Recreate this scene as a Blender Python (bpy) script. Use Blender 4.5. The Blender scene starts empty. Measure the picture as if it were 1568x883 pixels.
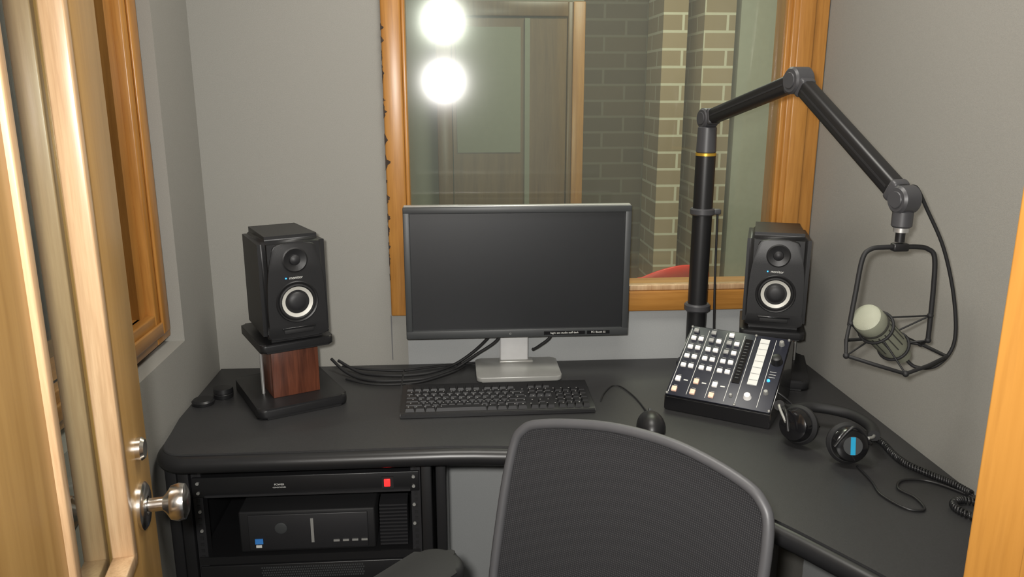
import bpy, bmesh, math, random
from mathutils import Vector, Matrix, Euler
random.seed(7)
S=bpy.context.scene
try: S.view_settings.view_transform='Standard'
except Exception: pass
R=math.radians
# ---------------------------------------------------------------- materials
def newmat(name):
    m=bpy.data.materials.new(name); m.use_nodes=True
    nt=m.node_tree; b=nt.nodes['Principled BSDF']; return m,nt,b
def P(name,col,rough=.5,metal=0,var=0,vscale=40,bump=0,bscale=300,emit=None,estr=0,coat=0,spec=.5):
    m,nt,b=newmat(name)
    c=(*col,1)
    b.inputs['Base Color'].default_value=c
    b.inputs['Roughness'].default_value=rough
    b.inputs['Metallic'].default_value=metal
    b.inputs['Specular IOR Level'].default_value=spec
    if coat: b.inputs['Coat Weight'].default_value=coat
    tc=nt.nodes.new('ShaderNodeTexCoord')
    n=nt.nodes.new('ShaderNodeTexNoise'); n.inputs['Scale'].default_value=vscale; n.inputs['Detail'].default_value=4
    nt.links.new(tc.outputs['Object'],n.inputs['Vector'])
    r=nt.nodes.new('ShaderNodeValToRGB')
    v=max(var,.03)
    r.color_ramp.elements[0].position=.3; r.color_ramp.elements[1].position=.7
    r.color_ramp.elements[0].color=tuple(x*(1-v) for x in col)+(1,)
    r.color_ramp.elements[1].color=tuple(min(1,x*(1+v)) for x in col)+(1,)
    nt.links.new(n.outputs['Fac'],r.inputs['Fac']); nt.links.new(r.outputs['Color'],b.inputs['Base Color'])
    if bump:
        n2=nt.nodes.new('ShaderNodeTexNoise'); n2.inputs['Scale'].default_value=bscale; n2.inputs['Detail'].default_value=2
        bp=nt.nodes.new('ShaderNodeBump'); bp.inputs['Strength'].default_value=bump; bp.inputs['Distance'].default_value=.002
        nt.links.new(tc.outputs['Object'],n2.inputs['Vector']); nt.links.new(n2.outputs['Fac'],bp.inputs['Height']); nt.links.new(bp.outputs['Normal'],b.inputs['Normal'])
    if emit:
        b.inputs['Emission Color'].default_value=(*emit,1); b.inputs['Emission Strength'].default_value=estr
    return m
def wood(name,dark,light,axis='Z',rough=.35,scale=14,stretch=.06,coat=.25,pore=.2):
    m,nt,b=newmat(name)
    tc=nt.nodes.new('ShaderNodeTexCoord'); mp=nt.nodes.new('ShaderNodeMapping')
    sc=[scale,scale,scale]; sc['XYZ'.index(axis)]=scale*stretch
    mp.inputs['Scale'].default_value=sc
    n=nt.nodes.new('ShaderNodeTexNoise'); n.inputs['Scale'].default_value=2.2; n.inputs['Detail'].default_value=9; n.inputs['Roughness'].default_value=.65; n.inputs['Distortion'].default_value=.5
    n2=nt.nodes.new('ShaderNodeTexNoise'); n2.inputs['Scale'].default_value=14; n2.inputs['Detail'].default_value=3
    r=nt.nodes.new('ShaderNodeValToRGB'); e=r.color_ramp.elements
    e[0].position=.28; e[1].position=.70; e[0].color=(*dark,1); e[1].color=(*light,1)
    mx=nt.nodes.new('ShaderNodeMixRGB'); mx.blend_type='MULTIPLY'; mx.inputs['Fac'].default_value=pore
    r2=nt.nodes.new('ShaderNodeValToRGB'); r2.color_ramp.elements[0].position=.35; r2.color_ramp.elements[0].color=(.45,.35,.25,1); r2.color_ramp.elements[1].position=.55
    nt.links.new(tc.outputs['Object'],mp.inputs['Vector']); nt.links.new(mp.outputs['Vector'],n.inputs['Vector']); nt.links.new(mp.outputs['Vector'],n2.inputs['Vector'])
    nt.links.new(n.outputs['Fac'],r.inputs['Fac']); nt.links.new(n2.outputs['Fac'],r2.inputs['Fac'])
    nt.links.new(r.outputs['Color'],mx.inputs['Color1']); nt.links.new(r2.outputs['Color'],mx.inputs['Color2']); nt.links.new(mx.outputs['Color'],b.inputs['Base Color'])
    b.inputs['Roughness'].default_value=rough; b.inputs['Coat Weight'].default_value=coat; b.inputs['Coat Roughness'].default_value=.3
    return m
def brick(name,c1,c2,mortar):
    m,nt,b=newmat(name)
    tc=nt.nodes.new('ShaderNodeTexCoord'); sp=nt.nodes.new('ShaderNodeSeparateXYZ'); cb=nt.nodes.new('ShaderNodeCombineXYZ'); ad=nt.nodes.new('ShaderNodeMath')
    nt.links.new(tc.outputs['Object'],sp.inputs[0]); nt.links.new(sp.outputs['X'],ad.inputs[0]); nt.links.new(sp.outputs['Y'],ad.inputs[1])
    nt.links.new(ad.outputs[0],cb.inputs['X']); nt.links.new(sp.outputs['Z'],cb.inputs['Y'])
    t=nt.nodes.new('ShaderNodeTexBrick'); t.inputs['Scale'].default_value=1; t.inputs['Brick Width'].default_value=.24; t.inputs['Row Height'].default_value=.086; t.inputs['Mortar Size'].default_value=.007; t.inputs['Mortar Smooth'].default_value=.2
    t.inputs['Color1'].default_value=(*c1,1); t.inputs['Color2'].default_value=(*c2,1); t.inputs['Mortar'].default_value=(*mortar,1)
    nt.links.new(cb.outputs[0],t.inputs['Vector']); nt.links.new(t.outputs['Color'],b.inputs['Base Color'])
    b.inputs['Roughness'].default_value=.9
    return m
def glass(name,tint,fac,rough,dust=0):
    m=bpy.data.materials.new(name); m.use_nodes=True; nt=m.node_tree; nt.nodes.clear()
    o=nt.nodes.new('ShaderNodeOutputMaterial'); mx=nt.nodes.new('ShaderNodeMixShader'); t=nt.nodes.new('ShaderNodeBsdfTransparent'); g=nt.nodes.new('ShaderNodeBsdfGlossy')
    t.inputs['Color'].default_value=(*tint,1); g.inputs['Roughness'].default_value=rough; mx.inputs['Fac'].default_value=fac
    nt.links.new(t.outputs[0],mx.inputs[1]); nt.links.new(g.outputs[0],mx.inputs[2])
    if dust:
        d=nt.nodes.new('ShaderNodeBsdfDiffuse'); d.inputs['Color'].default_value=(.8,.82,.72,1)  # diffuse layer imitating the flash haze over the pane
        m2=nt.nodes.new('ShaderNodeMixShader'); m2.inputs['Fac'].default_value=dust
        nt.links.new(mx.outputs[0],m2.inputs[1]); nt.links.new(d.outputs[0],m2.inputs[2]); nt.links.new(m2.outputs[0],o.inputs['Surface'])
    else: nt.links.new(mx.outputs[0],o.inputs['Surface'])
    return m
def weave(name,c1,c2,freq):
    m,nt,b=newmat(name)
    tc=nt.nodes.new('ShaderNodeTexCoord'); sp=nt.nodes.new('ShaderNodeSeparateXYZ'); nt.links.new(tc.outputs['Object'],sp.inputs[0])
    outs=[]
    for ax in ('X','Z'):
        a=nt.nodes.new('ShaderNodeMath'); a.operation='MULTIPLY'; a.inputs[1].default_value=freq
        s=nt.nodes.new('ShaderNodeMath'); s.operation='SINE'
        q=nt.nodes.new('ShaderNodeMath'); q.operation='MULTIPLY_ADD'; q.inputs[1].default_value=.5; q.inputs[2].default_value=.5
        nt.links.new(sp.outputs[ax],a.inputs[0]); nt.links.new(a.outputs[0],s.inputs[0]); nt.links.new(s.outputs[0],q.inputs[0]); outs.append(q)
    ml=nt.nodes.new('ShaderNodeMath'); ml.operation='MULTIPLY'
    nt.links.new(outs[0].outputs[0],ml.inputs[0]); nt.links.new(outs[1].outputs[0],ml.inputs[1])
    mx=nt.nodes.new('ShaderNodeMixRGB'); mx.inputs['Color1'].default_value=(*c1,1); mx.inputs['Color2'].default_value=(*c2,1)
    nt.links.new(ml.outputs[0],mx.inputs['Fac']); nt.links.new(mx.outputs[0],b.inputs['Base Color'])
    b.inputs['Roughness'].default_value=.7; b.inputs['Specular IOR Level'].default_value=.25
    return m

M={}
M['wall']=P('grey_fabric_wall',(.305,.298,.272),.95,var=.05,vscale=500,bump=.25,bscale=900,spec=.15)
M['wall2']=P('grey_panel_low',(.37,.38,.38),.9,var=.04,vscale=400,bump=.15,bscale=900,spec=.15)
M['seam']=P('panel_seam',(.16,.16,.16),.9)
M['floor']=P('carpet',(.06,.06,.065),.95,var=.3,vscale=250,bump=.6,bscale=500)
M['ceil']=P('ceiling_tile',(.6,.6,.58),.9,bump=.3,bscale=200)
M['woodZ']=wood('varnished_pine_z',(.34,.14,.025),(.52,.25,.06),'Z')
M['woodX']=wood('varnished_pine_x',(.34,.14,.025),(.52,.25,.06),'X')
M['woodY']=wood('varnished_pine_y',(.34,.14,.025),(.52,.25,.06),'Y')
M['door']=wood('door_veneer',(.35,.19,.055),(.48,.285,.095),'Z',scale=10,pore=.12)
M['bead']=wood('door_bead',(.44,.26,.13),(.66,.46,.27),'Z',scale=22)
M['jamb']=wood('jamb_wood',(.34,.15,.027),(.46,.22,.048),'Z',scale=9)
M['dwood']=wood('dark_brown_wood',(.11,.065,.032),(.18,.11,.05),'Z')
M['rose']=wood('rosewood',(.035,.010,.006),(.19,.060,.030),'Z',scale=30,rough=.35)
M['desk']=P('black_laminate',(.031,.031,.032),.45,var=.12,vscale=350,bump=.12,bscale=700)
M['deskedge']=P('black_edge',(.016,.016,.017),.35)
M['blk']=P('black_plastic',(.012,.012,.013),.4)
M['blkm']=P('black_matte',(.010,.010,.011),.65)
M['spk']=P('speaker_black',(.014,.014,.015),.42,bump=.1,bscale=900)
M['gloss']=P('gloss_black',(.008,.008,.009),.2,coat=.4)
M['dgrey']=P('dark_grey_plastic',(.05,.053,.055),.45)
M['bezel']=P('monitor_bezel',(.045,.048,.05),.45)
M['screen']=P('matte_screen',(.012,.013,.015),.38,spec=.6)
M['silver']=P('brushed_silver',(.55,.55,.54),.35,metal=.7)
M['silverp']=P('silver_plastic',(.42,.42,.40),.35,metal=.4)
M['neck']=P('flash_lit_neck',(.62,.62,.62),.4)  # silver neck, flash reflection put into its paler colour
M['chrome']=P('satin_nickel',(.75,.72,.68),.22,metal=1)
M['cone']=P('silver_cone',(.62,.61,.56),.45,metal=.1)
M['capm']=P('dust_cap',(.018,.018,.020),.5)
M['gray']=P('joint_grey',(.055,.055,.06),.42)
M['gold']=P('gold_ring',(.65,.40,.05),.35,metal=.6)
M['mic']=P('mic_grey_green',(.30,.31,.24),.5,metal=.15,bump=.3,bscale=900)
M['micd']=P('mic_slots',(.05,.05,.042),.6)
M['navy']=P('console_panel',(.014,.016,.028),.4)
M['white']=P('white_button',(.80,.78,.74),.4,emit=(1,.95,.88),estr=.25)
M['gbut']=P('grey_button',(.35,.35,.34),.4)
M['orange']=P('orange_lit_button',(.85,.58,.44),.4,emit=(1,.6,.42),estr=.25)
M['blue']=P('blue_led',(.02,.15,.9),.3,emit=(.05,.4,1),estr=2)
M['teal']=P('teal_label',(.02,.35,.6),.4)
M['red']=P('red_switch',(.9,.02,.02),.3,emit=(1,.03,.03),estr=1.2)
M['redp']=P('red_plastic',(.75,.02,.012),.4)
M['label']=P('white_label',(.75,.75,.72),.6)
M['bluest']=P('blue_sticker',(.05,.25,.7),.5)
M['mesh']=weave('chair_mesh',(.016,.016,.018),(.055,.055,.058),1900)
M['frame']=P('chair_frame',(.075,.075,.08),.45)
M['brickA']=brick('brick_lit',(.42,.31,.19),(.33,.24,.14),(.70,.65,.50))
M['brickB']=brick('brick_shaded',(.105,.078,.050),(.08,.062,.042),(.15,.135,.10))  # same brick as the piers, recess dimness put into its colours
M['green']=P('next_room_wall',(.23,.24,.18),.8)
M['gpanel']=P('next_room_panel',(.42,.42,.34),.8)
M['dark']=P('dark_wall',(.06,.065,.055),.8)
M['glass1']=glass('pane_front',(.92,.96,.91),.085,.085,.045)
M['glass2']=glass('pane_rear',(.92,.96,.91),.085,.10,.03)
M['glassd']=glass('door_pane',(.72,.76,.72),.12,.05,.03)
M['vent']=P('vent_grey',(.020,.020,.022),.5)
M['chip']=P('old_stain',(.035,.020,.012),.8,var=.4)
M['lampd']=P('ceiling_diffuser',(.9,.9,.88),.5,emit=(1,.97,.9),estr=2.0)
# ---------------------------------------------------------------- helpers
def link(ob,parent=None):
    S.collection.objects.link(ob)
    if parent is not None: ob.parent=parent
    return ob
def group(name,loc=(0,0,0),rz=0,parent=None,rot=None):
    e=bpy.data.objects.new(name,None); e.empty_display_size=.05; e.location=loc
    e.rotation_euler=rot if rot else (0,0,rz)
    return link(e,parent)
def mk(name,bm,mats,parent=None,loc=(0,0,0),rot=(0,0,0),smooth=False,ang=40):
    me=bpy.data.meshes.new(name)
    bmesh.ops.recalc_face_normals(bm,faces=bm.faces)
    if smooth:
        for f in bm.faces: f.smooth=True
        for e in bm.edges:
            if len(e.link_faces)==2 and e.calc_face_angle(0)>R(ang): e.smooth=False
    bm.to_mesh(me); bm.free()
    for m in (mats if isinstance(mats,(list,tuple)) else [mats]): me.materials.append(m)
    ob=bpy.data.objects.new(name,me); ob.location=loc; ob.rotation_euler=rot
    return link(ob,parent)
def box(name,c,s,mat,parent=None,bevel=0,rot=(0,0,0),seg=2):
    bm=bmesh.new(); bmesh.ops.create_cube(bm,size=1); bmesh.ops.scale(bm,vec=s,verts=bm.verts)
    if bevel: bmesh.ops.bevel(bm,geom=list(bm.edges),offset=min(bevel,min(s)*.48),segments=seg,profile=.5,affect='EDGES')
    return mk(name,bm,mat,parent,c,rot,smooth=bevel>0,ang=50)
def bx(name,x0,x1,y0,y1,z0,z1,mat,parent=None,bevel=0):
    return box(name,((x0+x1)/2,(y0+y1)/2,(z0+z1)/2),(x1-x0,y1-y0,z1-z0),mat,parent,bevel)
def lathe(name,prof,mat,parent=None,loc=(0,0,0),rot=(0,0,0),seg=40,closed=False):
    bm=bmesh.new(); rings=[]
    for r,z in prof:
        if r<1e-6: rings.append([bm.verts.new((0,0,z))])
        else: rings.append([bm.verts.new((r*math.cos(2*math.pi*i/seg),r*math.sin(2*math.pi*i/seg),z)) for i in range(seg)])
    pairs=list(zip(rings,rings[1:]))
    if closed: pairs.append((rings[-1],rings[0]))
    for a,b in pairs:
        for i in range(seg):
            j=(i+1)%seg
            if len(a)==1 and len(b)==1: continue
            if len(a)==1: bm.faces.new((a[0],b[i],b[j]))
            elif len(b)==1: bm.faces.new((a[i],a[j],b[0]))
            else: bm.faces.new((a[i],a[j],b[j],b[i]))
    return mk(name,bm,mat,parent,loc,rot,smooth=True,ang=35)
def cyl(name,p1,p2,r,mat,parent=None,r2=None,seg=32,bev=0):
    p1=Vector(p1);p2=Vector(p2); d=p2-p1; L=d.length; r2=r if r2 is None else r2
    q=d.to_track_quat('Z','Y').to_euler()
    b=bev
    prof=[(0,0),(r-b,0)]+([(r,b)] if b else [])+([(r2,L-b)] if b else [])+[(r2-b,L),(0,L)]
    return lathe(name,prof,mat,parent,p1,q,seg)
def catmull(pts,n=8,cyc=False):
    pts=[Vector(p) for p in pts]; out=[]; N=len(pts)
    rng=N if cyc else N-1
    for i in range(rng):
        if cyc: p0,p1,p2,p3=pts[(i-1)%N],pts[i],pts[(i+1)%N],pts[(i+2)%N]
        else: p0,p1,p2,p3=pts[max(i-1,0)],pts[i],pts[i+1],pts[min(i+2,N-1)]
        for k in range(n):
            t=k/n
            out.append(.5*((2*p1)+(-p0+p2)*t+(2*p0-5*p1+4*p2-p3)*t*t+(-p0+3*p1-3*p2+p3)*t**3))
    if not cyc: out.append(pts[-1])
    return out
def tube(name,pts,r,mat,parent=None,smooth=True,cyc=False,seg=10,n=8):
    P_=catmull(pts,n,cyc) if smooth else [Vector(p) for p in pts]
    bm=bmesh.new(); N=len(P_); rings=[]; up=None
    for i,p in enumerate(P_):
        if cyc: t=(P_[(i+1)%N]-P_[(i-1)%N])
        else: t=P_[min(i+1,N-1)]-P_[max(i-1,0)]
        t.normalize()
        if up is None:
            up=Vector((0,0,1)) if abs(t.z)<.9 else Vector((1,0,0))
        up=(up-t*up.dot(t)).normalized(); s=t.cross(up)
        rings.append([bm.verts.new(p+r*(math.cos(a)*up+math.sin(a)*s)) for a in [2*math.pi*k/seg for k in range(seg)]])
    for i in range(N if cyc else N-1):
        a,b=rings[i],rings[(i+1)%N]
        for k in range(seg):
            bm.faces.new((a[k],a[(k+1)%seg],b[(k+1)%seg],b[k]))
    if not cyc:
        bm.faces.new(rings[0]); bm.faces.new(rings[-1][::-1])
    return mk(name,bm,mat,parent,smooth=True,ang=60)
def wtube(name,pts,r,mat,parent,**k):
    """tube given in world coordinates, parented to a transformed group"""
    bpy.context.view_layer.update()
    inv=parent.matrix_world.inverted()
    return tube(name,[inv@Vector(p) for p in pts],r,mat,parent,**k)
def coil(path,rad,turns,n=14):
    C=catmull(path,10); L=len(C); out=[]; tot=turns*n
    for i in range(tot+1):
        f=i/tot*(L-1); k=min(int(f),L-2); p=C[k].lerp(C[k+1],f-k); t=(C[k+1]-C[k]).normalized()
        u=Vector((0,0,1)); s=t.cross(u).normalized(); a=2*math.pi*i/n
        out.append(p+rad*(math.cos(a)*u+math.sin(a)*s))
    return out
def prism(name,outline,z0,z1,mat,parent=None,bevel=0,seg=3,loc=(0,0,0),rot=(0,0,0)):
    bm=bmesh.new(); a=[bm.verts.new((x,y,z0)) for x,y in outline]; b=[bm.verts.new((x,y,z1)) for x,y in outline]; n=len(a)
    bm.faces.new(a[::-1]); bm.faces.new(b)
    for i in range(n): bm.faces.new((a[i],a[(i+1)%n],b[(i+1)%n],b[i]))
    bm.edges.ensure_lookup_table()
    if bevel:
        hor=[e for e in bm.edges if abs(e.verts[0].co.z-e.verts[1].co.z)<1e-6]
        bmesh.ops.bevel(bm,geom=hor,offset=bevel,segments=seg,profile=.5,affect='EDGES',clamp_overlap=True)
    return mk(name,bm,mat,parent,loc,rot,smooth=True,ang=35)
def rrect(w,d,r,n=5,cx=0,cy=0):
    o=[]
    for (sx,sy,a0) in ((1,1,0),(-1,1,90),(-1,-1,180),(1,-1,270)):
        for k in range(n+1):
            a=R(a0+90*k/n); o.append((cx+sx*(w/2-r)+r*math.cos(a),cy+sy*(d/2-r)+r*math.sin(a)))
    return o
def text(name,s,size,mat,parent,loc,rot,ext=.0002):
    c=bpy.data.curves.new(name,'FONT'); c.body=s; c.size=size; c.extrude=ext; c.align_x='CENTER'
    t=bpy.data.objects.new(name,c); S.collection.objects.link(t)
    dg=bpy.context.evaluated_depsgraph_get(); me=bpy.data.meshes.new_from_object(t.evaluated_get(dg))
    bpy.data.objects.remove(t); me.materials.clear(); me.materials.append(mat)
    ob=bpy.data.objects.new(name,me); ob.location=loc; ob.rotation_euler=rot; return link(ob,parent)

XL,XR,YB,ZD,ZC=-.625,.94,2.04,.75,2.5
# ---------------------------------------------------------------- room shell
bx('floor',-1.6,2.2,-1.2,4.6,-.05,0,M['floor'])
bx('ceiling',-.95,.99,-1.2,YB+.18,ZC,ZC+.05,M['ceil'])
wb=group('wall_back')
bx('left_part',-.80,-.13,YB,YB+.18,0,ZC,M['wall'],wb)
bx('below_window',-.13,XR+.05,YB,YB+.18,0,.90,M['wall2'],wb)
bx('above_window',-.13,XR+.05,YB,YB+.18,2.0,ZC,M['wall'],wb)
bx('right_part',.93,XR+.05,YB,YB+.18,.90,2.0,M['wall'],wb)
wl=group('wall_left')
bx('lower_panel',-.80,XL,-.1,YB,0,.90,M['wall'],wl)
bx('corner_panel',-.80,XL,1.80,YB,.90,ZC,M['wall'],wl)
bx('upper_panel',-.80,XL,-.1,1.80,2.1,ZC,M['wall'],wl)
bx('near_panel',-.80,XL,-.1,.70,.90,2.1,M['wall'],wl)
bx('wall_right',XR,XR+.05,.80,YB,0,ZC,M['wall'])
# diagonal entrance wall
A=Vector((-.28,.20,0)); B=Vector((.462,.612,0)); d=(B-A).normalized(); ang=math.atan2(d.y,d.x)
OW=(B-A).length
we=group('wall_entrance',A,ang)
bx('left_part',-.42,-.03,-.12,0,0,ZC,M['wall'],we)
bx('right_part',OW+.03,OW+.535,-.12,0,0,ZC,M['wall'],we)
bx('header',-.03,OW+.03,-.12,0,2.13,ZC,M['wall'],we)
df=group('trim_doorframe',A,ang)
bx('jamb_l',-.028,-.002,-.13,.0,0,2.10,M['jamb'],df)
bx('jamb_r',OW,OW+.028,-.13,.004,0,2.10,M['jamb'],df,.002)
bx('stop_r',OW-.012,OW+.001,-.125,-.045,0,2.10,M['jamb'],df,.002)
bx('head',-.028,OW+.028,-.13,.0,2.10,2.128,M['jamb'],df)
bx('casing_r_out',OW+.005,OW+.085,-.145,-.122,0,2.17,M['jamb'],df,.004)
bx('casing_l_out',-.085,-.005,-.145,-.122,0,2.17,M['jamb'],df,.004)
sm=group('trim_1')
bx('seam_1',-.1735,-.1705,YB-.002,YB-.0005,.76,.882,M['seam'],sm)
# ---- back window
wn=group('window_1')
bx('casing_left',-.17,-.122,YB-.018,YB-.001,.885,2.06,M['woodZ'],wn,.004)
bx('casing_bottom',-.122,.845,YB-.018,YB-.001,.885,.940,M['woodX'],wn,.004)
bx('casing_right',.845,.938,YB-.018,YB-.001,.885,2.06,M['woodZ'],wn,.004)
bx('casing_right_step',.856,.900,YB-.028,YB-.018,.90,2.06,M['woodZ'],wn,.004)
bx('casing_top',-.122,.845,YB-.018,YB-.001,1.97,2.06,M['woodX'],wn,.004)
bx('liner_left',-.129,-.120,YB+.001,YB+.18,.905,1.995,M['woodZ'],wn)
bx('liner_right',.880,.925,YB+.001,YB+.18,.905,1.995,M['woodZ'],wn)
bx('liner_bottom',-.120,.880,YB+.001,YB+.18,.905,.930,M['woodX'],wn)
bx('liner_top',-.120,.880,YB+.001,YB+.18,1.98,1.995,M['woodX'],wn)
bx('stop_left',-.122,-.112,YB-.010,YB+.012,.952,1.98,M['woodZ'],wn,.003)
bx('stop_bottom',-.122,.845,YB-.010,YB+.018,.940,.955,M['bead'],wn,.003)
bx('stop_right',.834,.847,YB-.010,YB+.012,.955,1.98,M['woodZ'],wn,.003)
def pane(name,x0,x1,z0,z1,y,mat,parent,tilt=0):
    bm=bmesh.new(); w=(x1-x0)/2; h=(z1-z0)/2
    v=[bm.verts.new(p) for p in ((-w,0,-h),(w,0,-h),(w,0,h),(-w,0,h))]; bm.faces.new(v)
    return mk(name,bm,mat,parent,((x0+x1)/2,y,(z0+z1)/2),(tilt,0,0))
pane('pane_front',-.118,.878,.935,1.978,YB+.022,M['glass1'],wn)
pane('pane_rear',-.118,.878,.935,1.978,YB+.115,M['glass2'],wn,R(4.0))
bm=bmesh.new(); z=.98
while z<1.60:
    h=random.uniform(.008,.045); w=random.uniform(.003,.011); pts=[]
    if 1.25<z<1.45: w+=.004
    n=9
    for k in range(n+1): pts.append((-.1702+w*random.uniform(.15,1)*math.sin(math.pi*k/n),z+h*k/n))
    vs=[bm.verts.new((-.1705,YB-.0187,z)),]+[bm.verts.new((x,YB-.0187,zz)) for x,zz in pts]+[bm.verts.new((-.1705,YB-.0187,z+h))]
    bm.faces.new(vs); z+=h+random.uniform(.002,.04)
mk('chipped_edge',bm,M['chip'],wn)
# ---- left window
w2=group('window_2')
xf=-.652
bx('casing_far',xf-.03,xf,1.715,1.795,.915,2.095,M['woodZ'],w2,.004)
bx('casing_far_step',xf,xf+.008,1.735,1.775,.935,2.08,M['woodZ'],w2,.004)
bx('casing_bottom',xf-.03,xf,.71,1.715,.915,.985,M['woodY'],w2,.004)
bx('casing_bottom_step',xf,xf+.008,.72,1.735,.935,.965,M['woodY'],w2,.004)
bx('casing_top',xf-.03,xf,.71,1.715,2.02,2.095,M['woodY'],w2,.004)
bx('casing_near',xf-.03,xf,.705,.77,.985,2.02,M['woodZ'],w2,.004)
bx('liner_far',-.795,xf-.02,1.68,1.715,.985,2.02,M['woodZ'],w2)
bx('liner_bottom',-.795,xf-.02,.77,1.68,.955,.985,M['woodY'],w2)
bm=bmesh.new(); v=[bm.verts.new(p) for p in ((-.74,.77,.985),(-.74,1.68,.985),(-.74,1.68,2.02),(-.74,.77,2.02))]; bm.faces.new(v)
mk('pane',bm,M['glassd'],w2)
bx('wall_corridor',-1.6,-1.55,-1.2,YB+.3,0,ZC,M['dark'])
# ---- ceiling lamp
cl=group('ceiling_light')
bx('housing',-.12,.48,.95,1.55,ZC-.04,ZC-.001,M['white'],cl,.005)
bx('diffuser',-.09,.45,.98,1.52,ZC-.045,ZC-.04,M['lampd'],cl)
# ---------------------------------------------------------------- next room
YN=4.15
bx('wall_nextroom_far',-1.6,.66,YN,YN+.1,0,ZC+.3,M['green'])
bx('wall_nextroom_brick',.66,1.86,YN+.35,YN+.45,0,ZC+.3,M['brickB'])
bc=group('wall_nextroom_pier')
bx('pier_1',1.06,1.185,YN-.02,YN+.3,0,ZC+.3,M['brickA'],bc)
bx('pier_2',1.27,1.43,YN-.02,YN+.3,0,ZC+.3,M['brickA'],bc)
bx('panel',1.47,1.86,YN+.02,YN+.2,0,ZC+.3,M['gpanel'],bc)
bx('wall_nextroom_right',1.86,1.96,YB+.2,YN+.5,0,ZC+.3,M['gpanel'])
bx('wall_nextroom_left',-1.25,-1.15,YB+.2,YN,0,ZC+.3,M['dark'])
nd=group('door_2')
bx('leaf',.0,.57,YN-.045,YN-.005,0,1.80,M['dwood'],nd)
bx('frame_right',.60,.66,YN-.06,YN-.001,0,1.88,M['woodZ'],nd,.004)
bx('frame_right_b',.575,.60,YN-.05,YN-.001,0,1.88,M['dwood'],nd,.004)
bx('frame_left',-.08,-.005,YN-.06,YN-.001,0,1.88,M['dwood'],nd,.004)
bx('frame_top',-.005,.575,YN-.06,YN-.001,1.81,1.88,M['dwood'],nd,.004)
bx('stile',.36,.385,YN-.06,YN-.046,0,1.80,M['green'],nd)
bx('glazing',.02,.34,YN-.05,YN-.046,1.15,1.76,M['green'],nd)
rc=group('red_chair',(.775,3.15,0),R(200))
prism('seat',rrect(.42,.42,.08),.44,.46,M['redp'],rc,.008)
bm=bmesh.new(); rows=[]
for j in range(9):
    t=j/8; z=.46+.35*t; w=.20*(1-.25*t**3)
    rows.append([bm.verts.new((x*w,.20+.06*t-.05*x*x,z-(.04*x*x if j==8 else 0))) for x in [k/6-1 for k in range(13)]])
for a,b in zip(rows,rows[1:]):
    for k in range(12): bm.faces.new((a[k],a[k+1],b[k+1],b[k]))
bk=mk('back',bm,M['redp'],rc,smooth=True); so=bk.modifiers.new('s','SOLIDIFY'); so.thickness=.01
for i,(x,y) in enumerate(((-.17,-.17),(.17,-.17),(-.17,.17),(.17,.17))): cyl('leg_%d'%i,(x*1.15,y*1.15,0),(x,y,.44),.011,M['chrome'],rc)
# ---------------------------------------------------------------- desk
dk=group('corner_desk')
front=[(-.02,1.516),(.10,1.506),(.22,1.470),(.34,1.402),(.44,1.310),(.53,1.195),(.595,1.09),(.645,1.00),(.668,.93),(.672,.89)]
fc=[(p.x,p.y) for p in catmull([(x,y,0) for x,y in front],6)]
crn=[(-.556-.052*math.sin(a),1.568-.053*math.cos(a)) for a in [R(90*k/8) for k in range(8,-1,-1)]]
outl=[(-.620,2.030),(-.620,1.70),(-.612,1.62)]+crn[:]+[(-.3,1.515)]+fc+[(.932,.89),(.932,2.030)]
prism('top',outl,ZD-.028,ZD,M['desk'],dk,.006,3)
tube('nosing',[(-.604,1.68,ZD-.022)]+[(max(x+.006,-.603),y-.001,ZD-.022) for x,y in crn]+[(-.3,1.513,ZD-.022)]+[(x,y-.002,ZD-.022) for x,y in fc[::3]],.0185,M['deskedge'],dk,smooth=False,seg=14)
bx('leg_panel_left',-.615,-.592,1.57,2.02,0,ZD-.03,M['deskedge'],dk,.002)
bx('support_mid',-.052,-.030,1.60,2.00,0,ZD-.03,M['deskedge'],dk,.002)
bx('cleat_right',.90,.93,.92,2.0,ZD-.09,ZD-.03,M['deskedge'],dk)
bx('leg_right',.75,.77,.915,1.5,0,ZD-.03,M['wall2'],dk)
bx('leg_right_end',.70,.93,.90,.915,0,ZD-.03,M['deskedge'],dk)
# ---------------------------------------------------------------- rack
rk=group('equipment_rack')
yf=1.568
bx('side_left',-.588,-.565,yf-.005,2.0,.0,.70,M['blk'],rk,.002)
bx('side_right',-.082,-.060,yf-.005,2.0,.0,.70,M['blk'],rk,.002)
bx('roof',-.585,-.06,yf,2.0,.70,.718,M['blk'],rk)
bx('bottom',-.563,-.082,yf,2.0,.02,.05,M['blk'],rk)
bx('back',-.563,-.082,1.98,2.0,.05,.70,M['blkm'],rk)
for i,x in enumerate((-.552,-.094)):
    bx('rail_%d'%i,x-.010,x+.010,yf+.002,yf+.03,.05,.695,M['vent'],rk)
    bm=bmesh.new()
    for k in range(42):
        m=Matrix.Translation((x,yf+.0012,.07+k*.0148))@Matrix.Diagonal((.007,.001,.007,1)); bmesh.ops.create_cube(bm,size=1,matrix=m)
    mk('rail_holes_%d'%i,bm,M['blkm'],rk)
bx('power_unit',-.560,-.086,yf-.004,yf+.25,.626,.672,M['blk'],rk,.002)
bx('power_unit_lip',-.535,-.105,yf-.008,yf-.004,.628,.633,M['vent'],rk)
bx('switch_bezel',-.165,-.14,yf-.007,yf-.004,.636,.662,M['blkm'],rk)
bx('switch',-.160,-.147,yf-.010,yf-.007,.641,.658,M['red'],rk,.001)
text('power_label','POWER',.006,M['label'],rk,(-.38,yf-.0045,.650),(R(90),0,0))
text('power_label2','CONDITIONER',.004,M['label'],rk,(-.38,yf-.0045,.644),(R(90),0,0))
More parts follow.
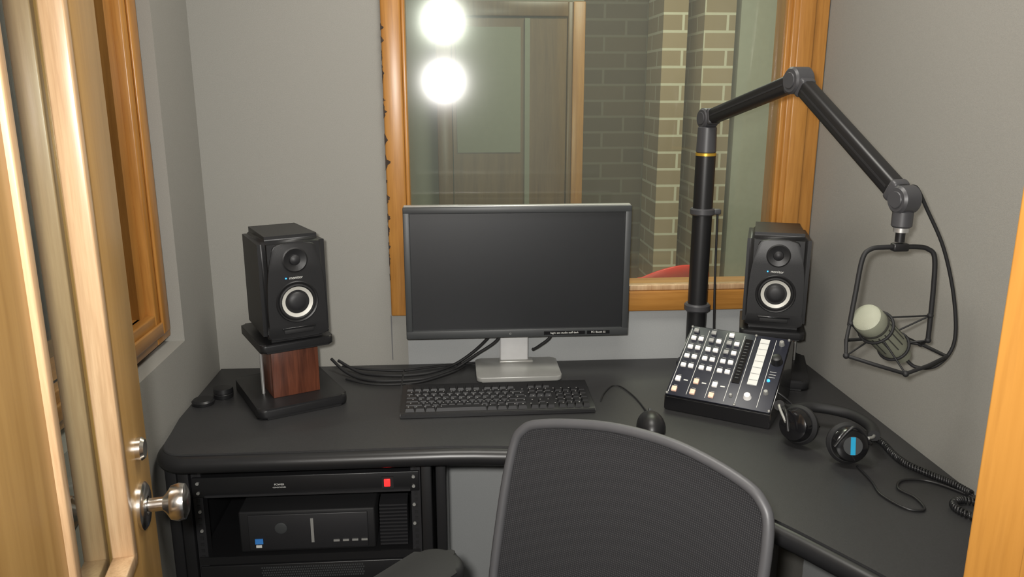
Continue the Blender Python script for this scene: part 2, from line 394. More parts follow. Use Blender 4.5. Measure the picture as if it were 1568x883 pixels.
for i,x in enumerate((-.548,-.098)):
    for j,z in enumerate((.638,.660,.595,.55)): cyl('screw_%d%d'%(i,j),(x,yf-.004,z),(x,yf-.007,z),.0035,M['silverp'],rk,seg=12)
bx('shelf',-.56,-.088,yf+.002,1.9,.470,.482,M['blk'],rk)
bx('shelf_lip',-.56,-.088,yf-.002,yf+.002,.466,.484,M['blk'],rk)
bx('computer',-.475,-.185,yf+.01,1.9,.485,.582,M['blkm'],rk,.004)
bx('computer_face',-.455,-.20,yf+.005,yf+.01,.492,.576,M['vent'],rk,.002)
lathe('badge',[(0,0),(.013,0),(.013,.002),(.010,.003),(0,.003)],M['dgrey'],rk,(-.385,yf+.004,.545),(R(90),0,0))
bx('optical_slot',-.322,-.316,yf+.003,yf+.006,.508,.565,M['silverp'],rk)
for i in range(4): bx('port_%d'%i,-.275+i*.020,-.262+i*.020,yf+.003,yf+.006,.508,.512,M['silverp'],rk)
bx('sticker_1',-.442,-.425,yf+.003,yf+.005,.508,.520,M['bluest'],rk); bx('sticker_2',-.440,-.428,yf+.002,yf+.004,.500,.506,M['label'],rk)
for i in range(12): bx('fin_%d'%i,-.175,-.115,yf+.012,yf+.06,.490+i*.0085,.494+i*.0085,M['vent'],rk)
bx('vent_unit',-.560,-.086,yf-.002,yf+.2,.36,.462,M['blk'],rk,.002)
bm=bmesh.new()
for r_ in range(5):
    for k in range(44):
        m=Matrix.Translation((-.43+k*.005+(r_%2)*.0025,yf-.0028,.454-r_*.006))@Matrix.Diagonal((.0032,.001,.0034,1)); bmesh.ops.create_cube(bm,size=1,matrix=m)
mk('vent_holes',bm,M['dgrey'],rk)
bx('lower_unit',-.560,-.086,yf-.002,yf+.2,.22,.35,M['vent'],rk,.002)
# ---------------------------------------------------------------- monitor
mo=group('computer_monitor',(.155,1.93,0))
zb,zt=.851,1.184; W=.562
box('rear_shell',(0,.028,(zb+zt)/2),(W-.020,.030,zt-zb-.020),M['blk'],mo,.006)
box('rear_bulge',(0,.048,(zb+zt)/2),(.34,.018,.20),M['blk'],mo,.008)
box('bezel_top',(0,.005,zt-.008),(W,.022,.016),M['bezel'],mo,.002)
box('bezel_bottom',(0,.005,zb+.0105),(W,.022,.021),M['bezel'],mo,.002)
box('bezel_left',(-W/2+.008,.005,(zb+zt)/2),(.016,.0216,zt-zb-.006),M['bezel'],mo,.002)
box('bezel_right',(W/2-.008,.005,(zb+zt)/2),(.016,.0216,zt-zb-.006),M['bezel'],mo,.002)
box('silver_rim',(0,.010,zt+.0008),(W-.004,.020,.004),M['silverp'],mo,.0015)
box('screen',(0,.008,(zb+zt)/2+.002),(W-.03,.012,zt-zb-.034),M['screen'],mo)
box('sticker_1',(.118,-.0064,zb+.010),(.105,.0008,.009),M['gloss'],mo)
text('sticker_1_text','login: see studio staff desk',.0068,M['label'],mo,(.118,-.007,zb+.0082),(R(90),0,0))
box('sticker_2',(.205,-.0064,zb+.010),(.058,.0008,.009),M['gloss'],mo)
text('sticker_2_text','PC: Booth 02',.0068,M['label'],mo,(.205,-.007,zb+.0082),(R(90),0,0))
text('maker_badge','o',.010,M['silverp'],mo,(-.02,-.0065,zb+.008),(R(90),0,0))
box('neck',(-.005,.068,.845),(.074,.014,.18),M['neck'],mo,.004)
prism('base',rrect(.215,.150,.014,cx=.0,cy=.02),.7505,.763,M['silverp'],mo,.003)
box('neck_foot',(0,.068,.765),(.09,.03,.008),M['silverp'],mo,.003)
# ---------------------------------------------------------------- keyboard
kb=group('computer_keyboard',(.090,1.737,ZD+.0005),rot=(0,0,R(.6)))
bm=bmesh.new()
W_,D_=.440,.150
pr=[(-D_/2,.0008),(-D_/2,.010),(-D_/2+.01,.014),(D_/2-.004,.026),(D_/2,.022),(D_/2,.0008)]
a=[bm.verts.new((-W_/2,y,z)) for y,z in pr]; b=[bm.verts.new((W_/2,y,z)) for y,z in pr]
bm.faces.new(a); bm.faces.new(b[::-1])
for i in range(len(pr)): bm.faces.new((a[i],a[(i+1)%6],b[(i+1)%6],b[i]))
bmesh.ops.bevel(bm,geom=list(bm.edges),offset=.0015,segments=2,affect='EDGES')
mk('case',bm,M['blk'],kb,smooth=True)
bm=bmesh.new(); u=.0184
def key(x,y,w,h=1):
    ww=w*u-.0024; hh=h*u-.0024; z=.014+(y+D_/2-.01)*(.012/(D_-.014)); s=.0018; t=.0065
    dz=lambda yy:(yy)*.085
    v=[bm.verts.new((x+sx*ww/2,y+sy*hh/2,z+dz(sy*hh/2)-.001)) for sx,sy in((-1,-1),(1,-1),(1,1),(-1,1))]
    q=[bm.verts.new((x+sx*(ww/2-s),y+sy*(hh/2-s),z+dz(sy*hh/2)+t)) for sx,sy in((-1,-1),(1,-1),(1,1),(-1,1))]
    bm.faces.new(q)
    for i in range(4): bm.faces.new((v[i],v[(i+1)%4],q[(i+1)%4],q[i]))
rowsK=[[1.25,1.25,1.25,6.25,1.25,1.25,1.25,1.25],[2.25]+[1]*10+[2.75],[1.75]+[1]*11+[2.25],[1.5]+[1]*12+[1.5],[1]*13+[2]]
y0=-.060; x0=-.210
for j,row in enumerate(rowsK):
    x=x0
    for w in row: key(x+w*u/2,y0+j*u,w); x+=w*u
for k in range(12): key(x0+u*(1.5+k+(k//4)*.4),y0+5.3*u,1)
key(x0+u*.5,y0+5.3*u,1)
nx=x0+15.4*u
for k in range(3):
    key(nx+u*(k+.5),y0,1)
    for j in (3,4,5.3): key(nx+u*(k+.5),y0+j*u,1)
key(nx+u*1.5,y0+u,1)
nx+=3.4*u
for k in range(4):
    for j in range(5): key(nx+u*(k+.5),y0+j*u,1)
mk('keys',bm,M['blk'],kb)
bm=bmesh.new()
for j in range(5):
    for k in range(22):
        yy=y0+j*u+.002; xx=x0+u*(.45+k+.25*(j%3))
        if xx>.20 or (j==0 and 4<k<9): continue
        zt_=.014+(yy+D_/2-.01)*(.012/(D_-.014))+.0068
        bmesh.ops.create_cube(bm,size=1,matrix=Matrix.Translation((xx,yy,zt_))@Matrix.Diagonal((.0026,.0026,.0004,1)))
mk('legends',bm,M['gbut'],kb)
z1=ZD+.0032
wtube('cable',[(-.05,1.816,ZD+.012),(-.07,1.835,z1),(-.095,1.855,z1),(-.13,1.870,z1)],.0022,M['blkm'],kb)
# ---------------------------------------------------------------- mouse
ms=group('computer_mouse',(.415,1.575,ZD),rot=(0,0,R(-8)))
bm=bmesh.new(); bmesh.ops.create_uvsphere(bm,u_segments=32,v_segments=20,radius=1)
for v in bm.verts:
    z=v.co.z; yy=v.co.y; v.co.x*=.031*(1-.12*yy); v.co.y*=.052; v.co.z=(.034*z*(1-.2*yy) if z>0 else .003*z)+.0035
mk('shell',bm,M['blk'],ms,smooth=True,ang=60)
lathe('wheel',[(0,-.003),(.008,-.003),(.009,0),(.008,.003),(0,.003)],M['dgrey'],ms,(0,.024,.028),(0,R(90),0),seg=20)
wtube('cable',[(.423,1.628,ZD+.009),(.425,1.68,z1),(.418,1.75,z1),(.400,1.815,z1),(.378,1.822,z1),(.350,1.775,z1),(.334,1.73,z1)],.0018,M['blkm'],ms)
# ---------------------------------------------------------------- speakers and stands
def speaker(loc,rz):
    g=group('studio_speaker',loc,rot=(0,0,rz)); w,h,dp=.147,.238,.19
    bm=bmesh.new(); bmesh.ops.create_cube(bm,size=1); bmesh.ops.scale(bm,vec=(w,dp,h),verts=bm.verts)
    bmesh.ops.bevel(bm,geom=list(bm.edges),offset=.016,segments=5,affect='EDGES')
    for v in bm.verts:
        t=max(0,v.co.y/(dp/2)); v.co.x*=1-.08*t
    mk('cabinet',bm,M['spk'],g,(0,0,h/2),smooth=True,ang=75)
    yf=-dp/2
    o=[(-.058,.012),(.058,.012),(.063,.03),(.064,.09),(.060,.15),(.050,.20),(.036,.222),(-.036,.222),(-.050,.20),(-.060,.15),(-.064,.09),(-.063,.03)]
    oo=[(p.x,p.y) for p in catmull([(x,y,0) for x,y in o],4,True)]
    prism('baffle',oo,0,.008,M['spk'],g,.005,4,loc=(0,yf+.003,0),rot=(R(90),0,0))
    ry=(R(90),0,0); yy=yf-.005
    wz,tz=.092,.186
    lathe('woofer_ring',[(.044,-.002),(.047,.001),(.045,.003),(.042,.002),(.040,.000),(.040,-.004)],M['spk'],g,(0,yy,wz),ry)
    lathe('woofer_surround',[(.041,.000),(.040,.004),(.037,.005),(.034,.002)],M['blkm'],g,(0,yy,wz),ry)
    lathe('woofer_cone',[(.036,.003),(.031,.001),(.022,-.0010),(.021,.000)],M['cone'],g,(0,yy,wz),ry)
    lathe('dust_cap',[(.0218,.0005),(.019,.0035),(.010,.0055),(0,.006)],M['capm'],g,(0,yy,wz),ry)
    lathe('tweeter_horn',[(.026,-.001),(.028,.002),(.025,.0035),(.018,.0015),(.012,.0002)],M['spk'],g,(0,yy,tz),ry)
    lathe('tweeter_dome',[(.0125,.000),(.011,.004),(.006,.007),(0,.008)],M['capm'],g,(0,yy,tz),ry)
    box('port',(0,yy,.026),(.066,.003,.010),M['blkm'],g,.001)
    box('port_lip',(0,yy-.001,.034),(.075,.004,.003),M['gloss'],g,.001)
    text('badge','monitor',.009,M['label'],g,(0,yy-.0015,.144),(R(90),0,0))
    box('status_led',(-.022,yy-.0016,.147),(.003,.001,.003),M['blue'],g)
    return g
def stand(loc,rz,zt,pw,pd,name='speaker_stand'):
    g=group(name,loc,rot=(0,0,rz)); h=zt
    prism('base_plate',rrect(pw,pd,.018),.0008,.026,M['blk'],g,.008)
    prism('top_plate',rrect(pw*.80,pd*.82,.012),h-.020,h,M['blk'],g,.006)
    box('block',(.0,-.012,(h+.006)/2),(.108,.105,h-.020-.026),M['rose'],g,.001)
    cyl('rod_1',(-.066,-.02,.026),(-.066,-.02,h-.02),.004,M['silver'],g,seg=14)
    cyl('rod_2',(.066,.05,.026),(.066,.05,h-.02),.004,M['silver'],g,seg=14)
    return g
stand((-.400,1.822,ZD),R(26.7),.165,.205,.245)
speaker((-.394,1.815,.9155),R(26.7))
stand((.797,1.893,ZD),R(-20),.140,.19,.225)
speaker((.802,1.903,.8905),R(-20))
# ---------------------------------------------------------------- control console
co=group('broadcast_control_console',(.470,1.676,ZD),rot=(0,0,R(-33.4)))
W_,D_,hf,hr=.236,.19,.034,.150
bm=bmesh.new(); pr=[(0,.001),(0,hf),(D_,hr),(D_+.03,hr-.012),(D_+.03,.001)]
a=[bm.verts.new((0,y,z)) for y,z in pr]; b=[bm.verts.new((W_,y,z)) for y,z in pr]
bm.faces.new(a); bm.faces.new(b[::-1])
for i in range(5): bm.faces.new((a[i],a[(i+1)%5],b[(i+1)%5],b[i]))
bmesh.ops.bevel(bm,geom=list(bm.edges),offset=.002,segments=2,affect='EDGES')
mk('wedge_case',bm,M['gloss'],co,smooth=True)
sl=math.atan2(hr-hf,D_); PL=math.hypot(D_,hr-hf)
pn=group('panel',(0,0,hf),parent=co,rot=(sl,0,0))
box('faceplate',(W_/2,PL/2,.0015),(W_-.004,PL-.006,.003),M['navy'],pn,.001)
def pb(name,uu,vv,w,h,mat,z=.006,bev=0): box(name,(uu*W_,vv*PL,z/2+.002),(w,h,z),mat,pn,bev)
strips=((.075,.150),(.255,.330),(.435,.510))
for si,(ua,ub) in enumerate(strips):
    for ci,uu in enumerate((ua,ub)):
        for ri,vv in enumerate((.09,.23,.42,.55,.68,.81,.92)):
            if ci==1 and ri in (0,6): continue
            if ci==1 and ri==1: 
                pb('mark_%d_%d'%(si,ri),uu,vv,.010,.003,M['label'],.0015); continue
            k=(si*3+ci*2+ri*3)%8
            mt=M['orange'] if (ci==0 and ri==0) or (ri==1 and ci==0 and si==1) else (M['gbut'] if k in (2,5) else M['white'])
            hh=.013 if ri<2 else .010
            pb('button_%d_%d_%d'%(si,ci,ri),uu,vv,.0115,hh,mt,.006,.0008)
            pb('caption_%d_%d_%d'%(si,ci,ri),uu,vv+.055,.008,.0012,M['gbut'],.0012)
for i,uu in enumerate((.025,.202,.382,.560,.665,.865)): pb('rule_%d'%i,uu,.5,.0010,PL*.90,M['label'],.0012,0)
pb('meter_strip',.612,.60,.017,PL*.60,M['gloss'],.003)
for k in range(12): pb('meter_led_%d'%k,.612,.36+k*.043,.008,.0022,M['dgrey'],.0055,0)
pb('white_fader_strip',.765,.62,.021,PL*.62,M['label'],.004)
for k in range(7): pb('strip_mark_%d'%k,.765,.37+k*.083,.019,.0010,M['gbut'],.0048,0)
def knob(name,uu,vv,r,mat,h=.014):
    lathe(name,[(0,0),(r*1.1,0),(r,.003),(r*.85,h),(r*.7,h+.001),(0,h+.001)],mat,pn,(uu*W_,vv*PL,.003),seg=24)
knob('knob_1',.925,.66,.0125,M['blk'],.016); knob('knob_2',.925,.90,.006,M['silverp'],.01); knob('knob_3',.76,.15,.008,M['white'],.01)
knob('knob_4',.90,.40,.0032,M['blue'],.003); knob('jack_1',.91,.24,.0055,M['silverp'],.008); knob('jack_2',.61,.13,.004,M['silverp'],.006)
for i,(uu,vv) in enumerate(((.02,.03),(.98,.03),(.02,.97),(.98,.97),(.665,.03),(.665,.97))): knob('screw_%d'%i,uu,vv,.0028,M['silverp'],.001)
for k in range(3): pb('text_%d'%k,.92,.52-k*.035,.014,.001,M['label'],.0012,0)
# ---------------------------------------------------------------- boom arm + mic
ba=group('microphone_boom_arm')
px,py=.622,1.952
cyl('desk_flange',(px,py,ZD+.0005),(px,py,ZD+.02),.045,M['blk'],ba,bev=.004)
cyl('post',(px,py,ZD+.02),(px,py,1.302),.0245,M['blk'],ba)
cyl('collar_low',(px,py,.905),(px,py,.925),.033,M['gray'],ba,bev=.004)
cyl('collar_clip',(px,py,1.155),(px,py,1.172),.031,M['gray'],ba,bev=.003)
box('clip_tab',(px+.033,py-.01,1.1635),(.02,.014,.014),M['gray'],ba,.003)
cyl('gold_ring',(px,py,1.302),(px,py,1.309),.0252,M['gold'],ba)
cyl('swivel',(px,py,1.309),(px,py,1.372),.0245,M['gray'],ba,r2=.023,bev=.002)
J1=Vector((px,py,1.392)); J2=Vector((.700,1.622,1.478)); J3=Vector((.764,1.300,1.279))
def seg_arm(name,a,b,w,h):
    dd=(b-a); L=dd.length; q=dd.to_track_quat('X','Z').to_euler()
    box(name,(a+b)/2,(L,w,h),M['blk'],ba,.009,q,4)
    box(name+'_groove',(a+b)/2,(L*.86,w+.0012,.004),M['vent'],ba,0,q)
    box(name+'_end_a',a+dd*.04,(L*.05,w+.003,h+.003),M['gray'],ba,.006,q,3)
    box(name+'_end_b',b-dd*.04,(L*.05,w+.003,h+.003),M['gray'],ba,.006,q,3)
seg_arm('arm_lower',J1+(J2-J1)*.03,J2-(J2-J1)*.03,.030,.036)
seg_arm('arm_upper',J2+(J3-J2)*.03,J3-(J3-J2)*.03,.030,.036)
def joint(name,c,r,w,ax):
    cyl(name,c-ax*w/2,c+ax*w/2,r,M['gray'],ba,bev=.004)
    cyl(name+'_cap',c-ax*(w/2+.002),c+ax*(w/2+.002),r*.6,M['gray'],ba,bev=.001)
d1=(J2-J1); ax1=Vector((-d1.y,d1.x,0)).normalized(); d2=(J3-J2); ax2=Vector((-d2.y,d2.x,0)).normalized()
joint('joint_base',J1,.025,.038,ax1); joint('joint_elbow',J2,.027,.042,ax2); joint('joint_end',J3,.024,.036,ax2)
cyl('end_swivel',J3+Vector((0,0,-.018)),J3+Vector((0,0,-.048)),.017,M['gray'],ba,bev=.003)
cyl('end_ring',J3+Vector((0,0,-.048)),J3+Vector((0,0,-.056)),.0125,M['silver'],ba)
cyl('end_stud',J3+Vector((0,0,-.056)),J3+Vector((0,0,-.073)),.008,M['blk'],ba)
tube('post_cable',[(.662,1.955,1.16),(.664,1.95,1.0),(.667,1.945,.88),(.675,1.95,.80),(.70,1.96,ZD+.006)],.003,M['blkm'],ba)
# mic with shock mount
mg=group('studio_microphone')
Z0=1.197; yk=1.298
yoke=[(.682,1.284,1.062),(.690,1.290,1.12),(.699,1.296,1.178),(.713,yk,Z0-.003),(.735,yk,Z0),(.764,yk,Z0),(.795,yk,Z0),(.815,yk-.001,Z0-.004),(.827,1.294,1.178),(.831,1.292,1.12),(.832,1.290,1.03)]
tube('yoke',yoke,.0042,M['blkm'],mg)
box('yoke_clamp',(.764,yk,Z0),(.028,.016,.014),M['blk'],mg,.003)
loop=[(.668,1.258,1.016),(.715,1.243,1.003),(.761,1.229,.991),(.812,1.248,.998),(.859,1.272,1.005),(.845,1.33,1.010),(.77,1.35,1.016),(.70,1.325,1.022)]
tube('lower_frame',loop,.0034,M['blkm'],mg,smooth=False,cyc=True)
tube('brace_l',[(.682,1.284,1.062),(.672,1.27,1.04),(.668,1.258,1.016)],.0032,M['blkm'],mg)
tube('brace_r',[(.832,1.29,1.03),(.838,1.31,1.02),(.845,1.33,1.01)],.0032,M['blkm'],mg)
H=Vector((.700,1.268,1.083)); T=Vector((.822,1.340,.982)); ax=(T-H).normalized()
q=ax.to_track_quat('Z','Y').to_euler()
lathe('body',[(0,0),(.018,.0),(.0245,.004),(.0265,.011),(.0265,.030),(.0255,.034),(.0255,.115),(.022,.135),(.018,.150),(.016,.165),(0,.165)],M['mic'],mg,H,q)
lathe('grille_ring',[(.0268,.028),(.0275,.030),(.0275,.034),(.0262,.036)],M['micd'],mg,H,q)
for k in range(14):
    a=2*math.pi*k/14; e=group('slot_%d'%k,H,parent=mg,rot=q)
    box('slit',(.0253*math.cos(a),.0253*math.sin(a),.072),(.0016,.0022,.062),M['micd'],e,0,(0,0,a))
c1=H+ax*.045; c2=H+ax*.125
def ringpts(c,r,n=24):
    u=ax.cross(Vector((0,0,1))).normalized(); v=ax.cross(u)
    return [c+r*(math.cos(2*math.pi*k/n)*u+math.sin(2*math.pi*k/n)*v) for k in range(n)]
for i,(c,r) in enumerate(((c1,.030),(c2,.027))):
    tube('shock_ring_%d'%i,ringpts(c,r),.0026,M['blkm'],mg,smooth=False,cyc=True)
tg=[Vector((.684,1.284,1.066)),Vector((.831,1.291,1.075)),Vector((.668,1.258,1.016)),Vector((.761,1.229,.991)),Vector((.832,1.29,1.03)),Vector((.845,1.33,1.01))]
for i,t in enumerate(tg):
    base=(c1 if i<4 else c2); rr=.030 if i<4 else .027
    dv=(t-base); dv=(dv-ax*dv.dot(ax)).normalized()
    tube('elastic_%d'%i,[base+dv*rr,t],.0016,M['blkm'],mg,smooth=False)
    bm=bmesh.new(); bmesh.ops.create_uvsphere(bm,u_segments=12,v_segments=8,radius=.0055); mk('hook_%d'%i,bm,M['blkm'],mg,t,smooth=True)
tube('elastic_a',[Vector((.831,1.291,1.075)),c2+Vector((0,0,.027))],.0016,M['blkm'],mg,smooth=False)
tube('elastic_b',[Vector((.684,1.284,1.066)),c1+Vector((.0,0,.030))],.0016,M['blkm'],mg,smooth=False)
tube('mic_cable',[T+ax*.004,T+ax*.03+Vector((.0,-.02,0)),(.868,1.31,.975),(.888,1.30,1.02),(.880,1.305,1.10),(.852,1.31,1.19),(.815,1.315,1.26),(.79,1.31,1.296),(.775,1.305,1.30)],.0032,M['blkm'],ba)
# ---------------------------------------------------------------- headphones
hp=group('headphones')
CA=Vector((.692,1.472,ZD+.043)); CB=Vector((.757,1.378,ZD+.043))
def cup(nm,c,out,lab):
    q=out.to_track_quat('Z','Y').to_euler()
    lathe(nm+'_shell',[(0,.020),(.022,.020),(.030,.016),(.034,.006),(.034,-.002),(0,-.002)],M['gloss'],hp,c,q)
    lathe(nm+'_pad',[(.020,-.002),(.036,-.002),(.041,-.008),(.039,-.018),(.030,-.021),(.020,-.016)],M['blkm'],hp,c,q,closed=True)
    if lab:
        o=c+out*.0205
        lathe(nm+'_disc',[(0,0),(.018,0),(.018,.001),(0,.001)],M['dgrey'],hp,o,q)
        e=group(nm+'_label',o,parent=hp,rot=q)
        box('stripe',(0,.0,.0016),(.009,.034,.001),M['teal'],e)
cup('cup_a',CA,Vector((-.80,-.55,.22)).normalized(),False)
cup('cup_b',CB,Vector((-.15,-.95,.22)).normalized(),True)
band=[CA+Vector((-.028,-.01,.012)),CA+Vector((-.025,.035,.030)),Vector((.70,1.535,ZD+.05)),Vector((.765,1.555,ZD+.046)),Vector((.825,1.52,ZD+.044)),Vector((.838,1.455,ZD+.045)),Vector((.815,1.395,ZD+.05)),CB+Vector((.03,-.012,.016))]
tube('headband_wire',band,.003,M['silverp'],hp)
tube('headband_pad',band[1:7],.0115,M['blkm'],hp)
tube('fork_a',[CA+Vector((-.03,-.03,.0)),CA+Vector((-.028,-.01,.03)),CA+Vector((-.02,.025,.030))],.0035,M['blk'],hp)
tube('fork_b',[CB+Vector((-.034,-.01,.0)),CB+Vector((.0,-.012,.040)),CB+Vector((.036,-.01,.004))],.0035,M['blk'],hp)
zc=ZD+.0075
tube('coiled_lead',coil([(.80,1.50,zc+.002),(.85,1.50,zc),(.868,1.46,zc),(.862,1.40,zc),(.865,1.355,zc),(.885,1.31,zc),(.905,1.275,zc),(.915,1.235,zc)],.0052,62,12),.0021,M['blk'],hp,smooth=False,seg=6)
tube('coiled_lead_2',coil([(.912,1.20,zc),(.885,1.215,zc),(.860,1.20,zc),(.862,1.170,zc),(.89,1.13,zc)],.0052,24,12),.0021,M['blk'],hp,smooth=False,seg=6)
tube('lead_loop',[CB+Vector((.01,-.02,-.038)),(.765,1.30,z1),(.757,1.25,z1),(.775,1.20,z1),(.805,1.195,z1),(.812,1.235,z1),(.800,1.27,z1),(.825,1.30,z1),(.87,1.295,z1),(.905,1.25,z1),(.925,1.20,z1)],.0024,M['blk'],hp)
wtube('headphone_extension',[(.663,1.636,.822),(.700,1.60,.815),(.738,1.58,.785),(.762,1.568,z1+.006),(.775,1.54,z1+.003)],.0024,M['blk'],co)
# ---------------------------------------------------------------- cables
zz=ZD+.0045
cb=group('cable_bundle')
tube('cable_1',[(-.325,1.985,zz+.03),(-.29,1.95,zz+.01),(-.25,1.92,zz),(-.20,1.895,zz),(-.14,1.893,zz)],.0038,M['blkm'],cb)
tube('cable_2',[(-.31,2.0,zz+.02),(-.25,1.96,zz),(-.19,1.935,zz),(-.14,1.928,zz)],.0038,M['blkm'],cb)
tube('cable_3',[(-.30,2.005,zz+.003),(-.24,1.985,zz),(-.18,1.970,zz),(-.14,1.966,zz)],.0032,M['blkm'],cb)
tube('cable_4',[(-.28,1.915,zz),(-.23,1.880,zz),(-.18,1.868,zz),(-.14,1.868,zz)],.0028,M['blkm'],cb)
wtube('lead_1',[(-.137,1.893,zz),(-.08,1.905,zz),(-.02,1.955,zz),(.005,1.975,zz+.006),(.05,1.978,.79),(.10,1.975,.825),(.125,1.97,.865)],.0038,M['blkm'],mo)
wtube('lead_2',[(-.137,1.928,zz),(-.07,1.945,zz),(-.01,1.985,zz+.006),(.04,1.995,.79),(.08,1.99,.83),(.10,1.98,.865)],.0038,M['blkm'],mo)
wtube('lead_3',[(-.137,1.966,zz),(-.08,1.985,zz),(-.03,2.00,zz),(.05,2.015,zz)],.0032,M['blkm'],mo)
wtube('lead_4',[(-.137,1.868,zz),(-.09,1.882,zz),(-.04,1.92,zz),(.0,1.96,zz),(.02,1.99,zz)],.0028,M['blkm'],mo)
tube('signal_lead',[(.09,.035,.865),(.085,.03,.838),(.06,.035,.815),(.045,.05,.800),(.047,.082,.79)],.0038,M['blkm'],mo)
# small round cable grommets at the left
gr=group('cable_grommet',(-.592,1.785,ZD))
lathe('body',[(0,.0008),(.025,.0008),(.026,.008),(.022,.012),(0,.013)],M['blk'],gr)
g3=group('cable_grommet',(-.557,1.826,ZD))
lathe('body',[(0,.0008),(.022,.0008),(.023,.010),(.021,.012),(.023,.014),(.022,.024),(.012,.026),(0,.024)],M['blk'],g3)
# ---------------------------------------------------------------- office chair
ch=group('office_chair',(.077,.914,0),rot=(0,0,R(-42.4)))
yb=lambda x,z:.206+.235*(z-.5)-.5*x*x
ol=[(-.19,.50),(-.220,.60),(-.226,.75),(-.222,.86),(-.209,.895),(-.176,.912),(-.08,.930),(0,.936),(.08,.934),(.17,.920),(.210,.903),(.227,.866),(.230,.75),(.226,.60),(.19,.50),(.1,.485),(0,.48),(-.1,.485)]
oc=[(p.x,p.y) for p in catmull([(x,z,0) for x,z in ol],6,True)]
tube('back_frame',[(x,yb(x,z),z) for x,z in oc],.0085,M['frame'],ch,smooth=False,cyc=True,seg=12)
bm=bmesh.new(); cz=.71; NR=14
cen=bm.verts.new((0,yb(0,cz),cz)); rings=[]
for k in range(1,NR+1):
    t=k/NR; rings.append([bm.verts.new((x*t,yb(x*t,cz+(z-cz)*t),cz+(z-cz)*t)) for x,z in oc])
n=len(oc)
for i in range(n): bm.faces.new((cen,rings[0][i],rings[0][(i+1)%n]))
for a,b in zip(rings,rings[1:]):
    for i in range(n): bm.faces.new((a[i],b[i],b[(i+1)%n],a[(i+1)%n]))
mk('back_mesh',bm,M['mesh'],ch,smooth=True,ang=80)
prism('seat_pan',rrect(.46,.44,.10),.40,.43,M['blk'],ch,.008)
prism('seat_cushion',rrect(.49,.47,.11),.43,.49,M['mesh'],ch,.022,5)
tube('back_spine',[(0,.10,.405),(0,.22,.40),(0,.262,.46),(0,.275,.60),(0,.30,.74)],.018,M['blk'],ch)
cyl('gas_column',(0,0,.12),(0,0,.40),.025,M['blk'],ch)
cyl('hub',(0,0,.07),(0,0,.13),.04,M['blk'],ch,bev=.006)
for k in range(5):
    a=2*math.pi*k/5+.3; c,s=math.cos(a),math.sin(a)
    tube('star_leg_%d'%k,[(c*.03,s*.03,.10),(c*.15,s*.15,.09),(c*.28,s*.28,.068)],.017,M['blk'],ch)
    cyl('caster_stem_%d'%k,(c*.28,s*.28,.04),(c*.28,s*.28,.07),.006,M['chrome'],ch,seg=12)
    cyl('caster_%d'%k,(c*.28-s*.022,s*.28+c*.022,.028),(c*.28+s*.022,s*.28-c*.022,.028),.027,M['blk'],ch,bev=.004,seg=24)
for sx in (-1,1):
    tube('arm_post_%d'%(sx+1),[(sx*.18,.02,.415),(sx*.255,.02,.42),(sx*.275,.02,.50),(sx*.275,.02,.668)],.015,M['blk'],ch)
    prism('arm_pad_%d'%(sx+1),[(x,y) for x,y in rrect(.098,.26,.045,8,sx*.272,.035)],.664,.696,M['blkm'],ch,.011,4)
# ---------------------------------------------------------------- entrance door
Dd=Vector((-.42,1.02,0))-A; da=math.atan2(Dd.y,Dd.x)
dr=group('door_1',(A.x,A.y,0),da)
LW=.842; x0,x1,zl0,zl1=.49,.70,.905,1.80; th=.044
bx('leaf_hinge_side',.02,x0,0,th,.01,2.08,M['door'],dr)
bx('leaf_lock_side',x1,LW,0,th,.01,2.08,M['door'],dr,.001)
bx('leaf_below',x0,x1,0,th,.01,zl0,M['door'],dr)
bx('leaf_above',x0,x1,0,th,zl1,2.08,M['door'],dr)
for s,ya,yb2 in (('in',-.006,.019),('out',.025,th+.006)):
    bx('bead_near_'+s,x0-.004,x0+.012,ya,yb2,zl0,zl1,M['bead'],dr,.002)
    bx('bead_far_'+s,x1-.012,x1+.004,ya,yb2,zl0,zl1,M['bead'],dr,.002)
    bx('bead_bottom_'+s,x0,x1,ya,yb2,zl0-.004,zl0+.014,M['bead'],dr,.002)
    bx('bead_top_'+s,x0,x1,ya,yb2,zl1-.014,zl1+.004,M['bead'],dr,.002)
bm=bmesh.new(); v=[bm.verts.new(p) for p in ((x0,.022,zl0),(x1,.022,zl0),(x1,.022,zl1),(x0,.022,zl1))]; bm.faces.new(v)
mk('pane',bm,M['glassd'],dr)
kx,kz=.775,.938
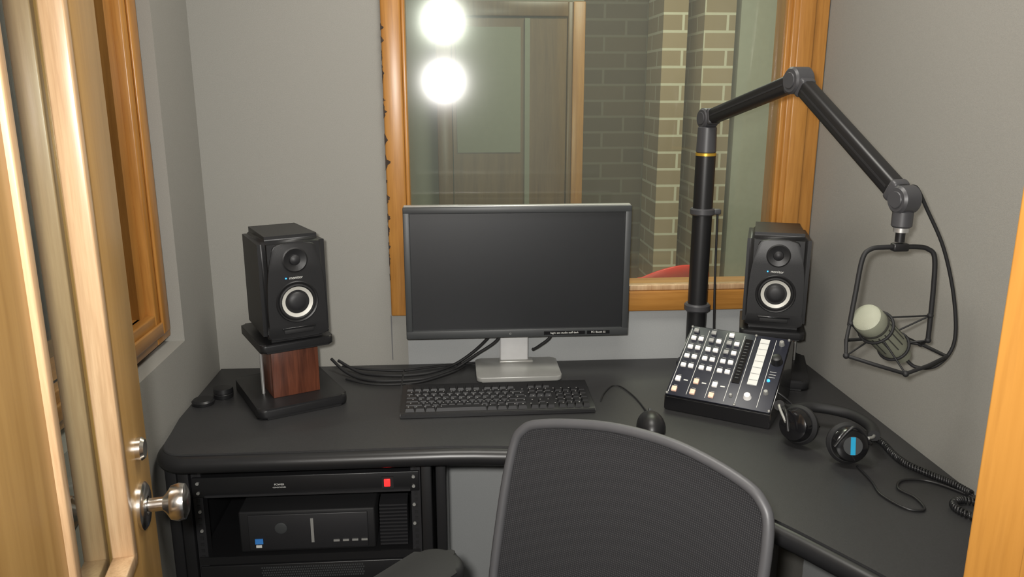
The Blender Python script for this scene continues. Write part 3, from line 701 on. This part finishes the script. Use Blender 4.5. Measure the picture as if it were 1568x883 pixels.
for sg,yy0 in ((-1,0),(1,th)):
    rt=(R(90),0,0) if sg<0 else (R(-90),0,0)
    lathe('rosette_%d'%sg,[(0,0),(.031,0),(.031,.004),(.027,.007),(.012,.008)],M['chrome'],dr,(kx,yy0,kz),rt)
    lathe('knob_%d'%sg,[(.009,.006),(.009,.026),(.013,.030),(.022,.036),(.0245,.045),(.023,.053),(.015,.057),(0,.057)],M['chrome'],dr,(kx,yy0,kz),rt)
    lathe('deadbolt_%d'%sg,[(0,0),(.015,0),(.015,.006),(.012,.010),(0,.011)],M['chrome'],dr,(kx+.01,yy0,kz+.075),rt)
bx('latch_plate',LW,LW+.0012,.010,.034,kz-.03,kz+.03,M['chrome'],dr)
# ---------------------------------------------------------------- lights, world, camera
w=bpy.data.worlds.new('world'); S.world=w; w.use_nodes=True
w.node_tree.nodes['Background'].inputs[0].default_value=(.75,.78,.8,1); w.node_tree.nodes['Background'].inputs[1].default_value=.25
def light(name,kind,loc,e,rot=(0,0,0),**k):
    l=bpy.data.lights.new(name,kind); l.energy=e
    for a_,b_ in k.items(): setattr(l,a_,b_)
    o=bpy.data.objects.new(name,l); o.location=loc; o.rotation_euler=rot; return link(o)
light('camera_flash','SPOT',(-.043,0,1.50),100,(R(78),0,R(-10)),spot_size=R(105),spot_blend=1.0,shadow_soft_size=.022,color=(1,.97,.92))
light('ceiling_lamp','AREA',(.18,1.25,ZC-.05),15.5,(0,0,0),shape='RECTANGLE',size=.54,size_y=.54,color=(1,.96,.88))
light('corridor_lamp','AREA',(.0,-.5,2.4),8,(0,0,0),shape='RECTANGLE',size=.8,size_y=.8,color=(1,.95,.85))
light('next_room_lamp','AREA',(.8,3.0,2.5),28,(0,0,0),shape='RECTANGLE',size=.8,size_y=.8,color=(1,.98,.82))
cam=bpy.data.cameras.new('camera'); cam.lens=28.0; cam.sensor_width=36; cam.clip_start=.02
c=bpy.data.objects.new('camera',cam); c.location=(0,0,1.46); c.rotation_euler=(R(76),0,R(-4.14)); link(c); S.camera=c
